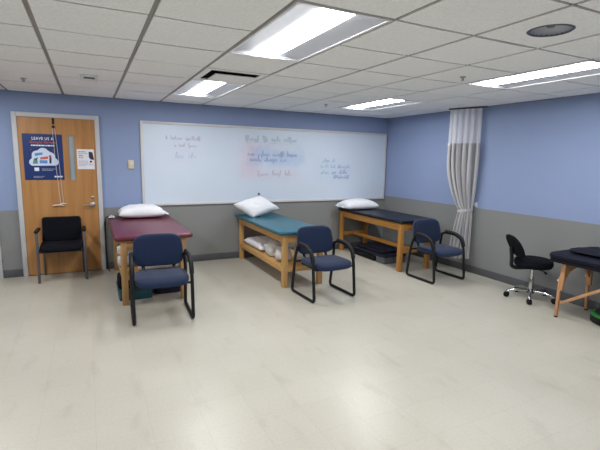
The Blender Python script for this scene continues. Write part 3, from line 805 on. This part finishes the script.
MB().superq(lambda v: Vector((v.x*(1-.03*v.y/.15), -v.z+v.y*.14-.25*v.x*v.x, v.y)), 40, 8, .35, .2, (.232, .157, .018)).build('backrest', 'black_fabric', t, loc=(0, .195, .645), sharp=60)
f = MB()
f.tube([(-.225, .175, .49), (-.225, .215, .80), (.225, .215, .80), (.225, .175, .49), (-.225, .175, .49)], .009, 8, .03)
f.build('back_frame', 'black_plastic', t)

# ------------------------------------------------------------------ curtain
def cpos(z):
    """ends of the bunched curtain at height z"""
    A_t, B_t = Vector((4.89, 4.87)), Vector((5.055, 4.43))
    A_w, B_w = Vector((4.955, 4.635)), Vector((5.075, 4.50))
    A_b, B_b = Vector((4.88, 4.73)), Vector((5.06, 4.47))
    zw = .94
    if z > zw:
        s = min(1, (z-zw)/(1.75-zw)); s = math.sin(s*PI/2)**.9
        return A_w.lerp(A_t, s), B_w.lerp(B_t, s)
    s = (zw-z)/(zw-.22); s = s**.8
    return A_w.lerp(A_b, s), B_w.lerp(B_b, s)
def cloth(z0, z1, u0, u1, nf, amp0, nz=26, nu=150, dy=0, ph=0):
    b = bmesh.new(); V = []
    for i in range(nz+1):
        z = z0+(z1-z0)*i/nz; A, B = cpos(z); d = (B-A); L = d.length; nrm = Vector((d.y, -d.x)).normalized()
        nrm = -nrm if nrm.dot(Vector((-1, -1))) < 0 else nrm
        amp = amp0*(0.85 if z < .94 else 1)*(.55+.45*min(1, abs(z-.94)/.35)); row = []
        for k in range(nu+1):
            u = u0+(u1-u0)*k/nu
            w_ = amp*(math.sin(2*PI*nf*u+ph+.5*math.sin(z*2+u*9))+.35*math.sin(2*PI*nf*.43*u+2+z*.8))
            sft = .012*math.sin(2*PI*nf*u*2+z*1.5)
            bulge = .05*math.sin(PI*u)
            p = A+d*(u)+d.normalized()*sft+nrm*(w_+bulge+dy)
            row.append(b.verts.new((p.x, p.y, z)))
        V.append(row)
    for i in range(nz):
        for k in range(nu): b.faces.new((V[i][k], V[i][k+1], V[i+1][k+1], V[i+1][k]))
    m = MB(); m.merge(b); return m
ct = thing('privacy_curtain', 'light grey privacy curtain with netting top tied back by the right wall', 'curtain', (4.95, 4.62, 0))
off = -Vector(ct.location)
cloth(.215, 1.925, 0, 1, 5.5, .05).build('drape', 'curtain', ct, loc=off, sharp=180)
cloth(1.925, 2.40, 0, 1, 5.5, .016, nz=8).build('netting', 'netting', ct, loc=off, sharp=180)
cloth(2.385, 2.412, 0, 1, 5.5, .0165, nz=2).build('top_hem', 'curtain_white', ct, loc=off, sharp=180)
cloth(1.90, 2.41, .10, .17, 5.5, .016, nz=8, nu=14, dy=.006).build('edge_hem', 'curtain_white', ct, loc=off, sharp=180)
cloth(1.885, 1.93, -.01, .12, 5.5, .05, nz=3, nu=20, dy=.005).build('edge_hem', 'curtain_white', ct, loc=off, sharp=180)
A, B = cpos(.94); c = (A+B)/2; d = (B-A).normalized(); nn = Vector((-d.y, d.x)); ring = []
for k in range(25):
    a = 2*PI*k/24; p = c+d*math.cos(a)*.105+nn*math.sin(a)*.068; ring.append(Vector((p.x, p.y, .945+.02*math.cos(a))))
rings = []
for p in ring:
    o2 = (Vector((p.x, p.y))-c).normalized()*.004
    rings.append([(p.x, p.y, p.z-.022), (p.x+o2.x, p.y+o2.y, p.z-.022), (p.x+o2.x, p.y+o2.y, p.z+.022), (p.x, p.y, p.z+.022)])
MB().loft(rings).build('tie_back', 'curtain', ct, loc=off, sharp=50)
hooks = MB()
for k in range(9):
    A, B = cpos(2.4); p = A.lerp(B, (k+.3)/8.8); hooks.tube([(p.x, p.y, 2.405), (p.x, p.y, 2.419)], .004, 6)
hooks.build('carrier_hook', 'trim_white', ct, loc=off)
A, B = cpos(2.4); e = (B-A).normalized()
tag(MB().bar((A.x-e.x*.03, A.y-e.y*.03, 2.431), (B.x+e.x*.06, B.y+e.y*.06, 2.431), .02, .024, .003).build('curtain_track', 'grey_metal'), 'short metal ceiling track above the grey curtain', 'curtain track')
t = thing('wall_hook', 'small white tie-back hook on the right wall beside the curtain', 'hook', (W, 4.47, 1.035))
MB().box(-.008, 0, -.02, .02, -.035, .035, .003).build('plate', 'trim_white', t)
MB().tube([(-.006, 0, .0), (-.04, 0, -.005), (-.045, 0, .02)], .006, 8, .01).build('prong', 'trim_white', t)

# ------------------------------------------------------------------ rolling stool
st = thing('rolling_stool', 'black round-seat rolling stool with small backrest by the right wall', 'stool', (4.822, 3.275, 0))
MB().lathe([(0, .402), (.17, .402), (.2, .41), (.214, .435), (.216, .465), (.208, .492), (.18, .506), (0, .510)], seg=40).build('seat', 'black_fabric', st)
MB().lathe([(0, .385), (.1, .385), (.11, .402), (0, .403)], seg=24).build('seat_plate', 'black_metal', st)
MB().lathe([(.03, .10), (.03, .25), (.027, .26), (.02, .262), (.02, .386)], seg=20).build('gas_column', 'chrome', st)
MB().lathe([(0, .07), (.045, .075), (.045, .105), (.03, .12), (0, .12)], seg=20).build('hub', 'black_metal', st)
MB().tube([(.03, -.03, .375), (.055, -.10, .365), (.06, -.14, .34)], [.006, .006, .016], 8).build('height_lever', 'black_plastic', st)
for k in range(5):
    a = math.radians(142+72*k); ca, sa = math.cos(a), math.sin(a)
    lg = MB().tube([(0.03*ca, .03*sa, .10), (.16*ca, .16*sa, .105), (.265*ca, .265*sa, .08), (.272*ca, .272*sa, .062)], [.022, .019, .016, .013], 10).build('base_leg', 'chrome', st)
    rt = Matrix.Translation((.272*ca, .272*sa, .034)) @ Matrix.Rotation(a+.6, 4, 'Z') @ Matrix.Rotation(PI/2, 4, 'X')
    cs = MB()
    for o in (-.019, .003): cs.lathe([(0, o), (.030, o), (.034, o+.003), (.034, o+.013), (.030, o+.016), (0, o+.016)], mtx=rt, seg=18)
    cs.lathe([(0, .03), (.012, .03), (.012, .062), (0, .062)], c=(.272*ca, .272*sa, 0), seg=12).build('caster', 'black_plastic', lg)
fa = math.radians(-28); fx, fy = math.cos(fa), math.sin(fa)   # stool front direction
def sp(f_, s_, z): return (f_*fx-s_*fy, f_*fy+s_*fx, z)
MB().tube([sp(-.05, 0, .392), sp(-.21, 0, .385), sp(-.265, 0, .41), sp(-.265, 0, .50), sp(-.285, 0, .64)], .018, 10, .04, ry=.024).build('back_bar', 'black_metal', st)
mb = MB().superq(lambda v: Vector(sp(-v.z-.5*v.y+.35*v.x*v.x, v.x, v.y)), 36, 12, .6, .85, (.175, .14, .03))
mb.build('backrest', 'black_fabric', st, loc=sp(-.245, 0, .655), sharp=180)

# ------------------------------------------------------------------ portable massage table
mt = thing('massage_table', 'dark navy portable massage table with slim wooden legs at the right edge', 'massage table', (4.775, 1.95, 0))
def topf(v):
    v = Vector(v); return v
MB().pad(-.315, .325, -.95, .945, .635, .70, .09, .028).build('padded_top', 'navy_vinyl', mt)
MB().pad(-.30, .30, -.93, .935, .60, .637, .07, .004).build('top_frame', 'navy_vinyl', mt)
for sy_ in (-1, 1):
    yb = .775*sy_
    for sx_ in (-1, 1):
        xt, xb = .235*sx_, .275*sx_
        up = MB().bar((xt, yb-.0*sy_, .62), (xt+(xb-xt)*.55, yb, .30), .034, .044, .004).build('leg', 'beech', mt)
        MB().bar((xt+(xb-xt)*.35, yb+.02, .44), (xb, yb+.01, .012), .03, .03, .004).build('lower_leg', 'beech', up)
        MB().lathe([(0, 0), (.02, 0), (.017, .014), (0, .014)], c=(xb, yb+.01, 0), seg=14).build('foot', 'black_plastic', up)
        MB().lathe([(0, 0), (.013, 0), (.013, .012), (0, .014)], mtx=Matrix.Translation((xt+(xb-xt)*.45, yb+.034, .40)) @ Matrix.Rotation(-PI/2, 4, 'X'), seg=12).build('knob', 'satin', up)
        if sx_ < 0: MB().bar((xb*.97, yb-.02*sy_, .165), (xt*.9, yb-.70*sy_, .62), .026, .032, .004).build('brace', 'beech', mt)
    arch = [(-.235, .62), (.235, .62), (.235, .40)]
    for k in range(13):
        u = k/12; arch.append((.21-.42*u, .40+.135*math.sin(PI*u)**.6))
    arch.append((-.235, .40))
    MB().prism(arch, .02, Matrix.Translation((0, yb+.01, 0)) @ Matrix.Rotation(PI/2, 4, 'X')).build('arch_brace', 'beech', mt)
tag(MB().superq(lambda v: Vector((v.x, v.y, v.z+.012*noise.noise(Vector((v.x*9, v.y*7, 1)))+.005*noise.noise(Vector((v.x*25, v.y*21, 4))))), 44, 10, .5, .3, (.24, .33, .02)).build('folded_cover', 'navy_vinyl', loc=(4.86, 2.46, .726), sharp=180), 'rumpled dark navy cover lying on the massage table', 'cover')
t = thing('balance_disc', 'round black and green exercise disc on the floor under the massage table', 'exercise disc', (4.86, 2.355, 0))
MB().lathe([(0, 0), (.19, 0), (.2, .012), (.2, .075), (0, .075)], seg=44).build('base', 'black_plastic', t)
MB().lathe([(.195, .075), (.203, .078), (.203, .098), (.19, .105), (.165, .106), (.165, .075), (.195, .075)], seg=44, cap=False).build('rim', 'green_plastic', t)
MB().lathe([(.172, .09), (.165, .107), (.15, .13), (.1, .165), (.05, .18), (0, .183)], seg=44).build('dome', 'black_plastic', t)

# ------------------------------------------------------------------ world, camera, view
w = bpy.data.worlds.new('world'); sc.world = w; w.use_nodes = True
w.node_tree.nodes['Background'].inputs[0].default_value = (.05, .05, .055, 1)
cam = bpy.data.cameras.new('camera'); co = bpy.data.objects.new('camera', cam); COL.objects.link(co)
f_, pi_, ro, ya, h_ = 425.06, math.radians(8.7986), math.radians(1.1418), math.radians(26.384), 1.6478
Fv = Vector((math.sin(ya)*math.cos(pi_), math.cos(ya)*math.cos(pi_), -math.sin(pi_)))
Rv = Vector((math.cos(ya), -math.sin(ya), 0)); Uv = Rv.cross(Fv)
r2 = Rv*math.cos(ro)+Uv*math.sin(ro); u2 = -Rv*math.sin(ro)+Uv*math.cos(ro)
co.matrix_world = Matrix(((r2.x, u2.x, -Fv.x, 0), (r2.y, u2.y, -Fv.y, 0), (r2.z, u2.z, -Fv.z, h_), (0, 0, 0, 1)))
cam.sensor_fit = 'HORIZONTAL'; cam.sensor_width = 36; cam.lens = f_/600*36; cam.clip_start = .05
sc.camera = co
vs = sc.view_settings
sc.display_settings.display_device = 'sRGB'
vs.view_transform = 'Standard'; vs.look = 'None'; vs.gamma = 1; vs.use_curve_mapping = False
vs.exposure = 0.2
try:
    sc.cycles.use_denoising = True; sc.cycles.denoiser = 'OPENIMAGEDENOISE'
    sc.cycles.max_bounces = 10; sc.cycles.diffuse_bounces = 6; sc.cycles.sample_clamp_indirect = 6
except Exception:
    pass
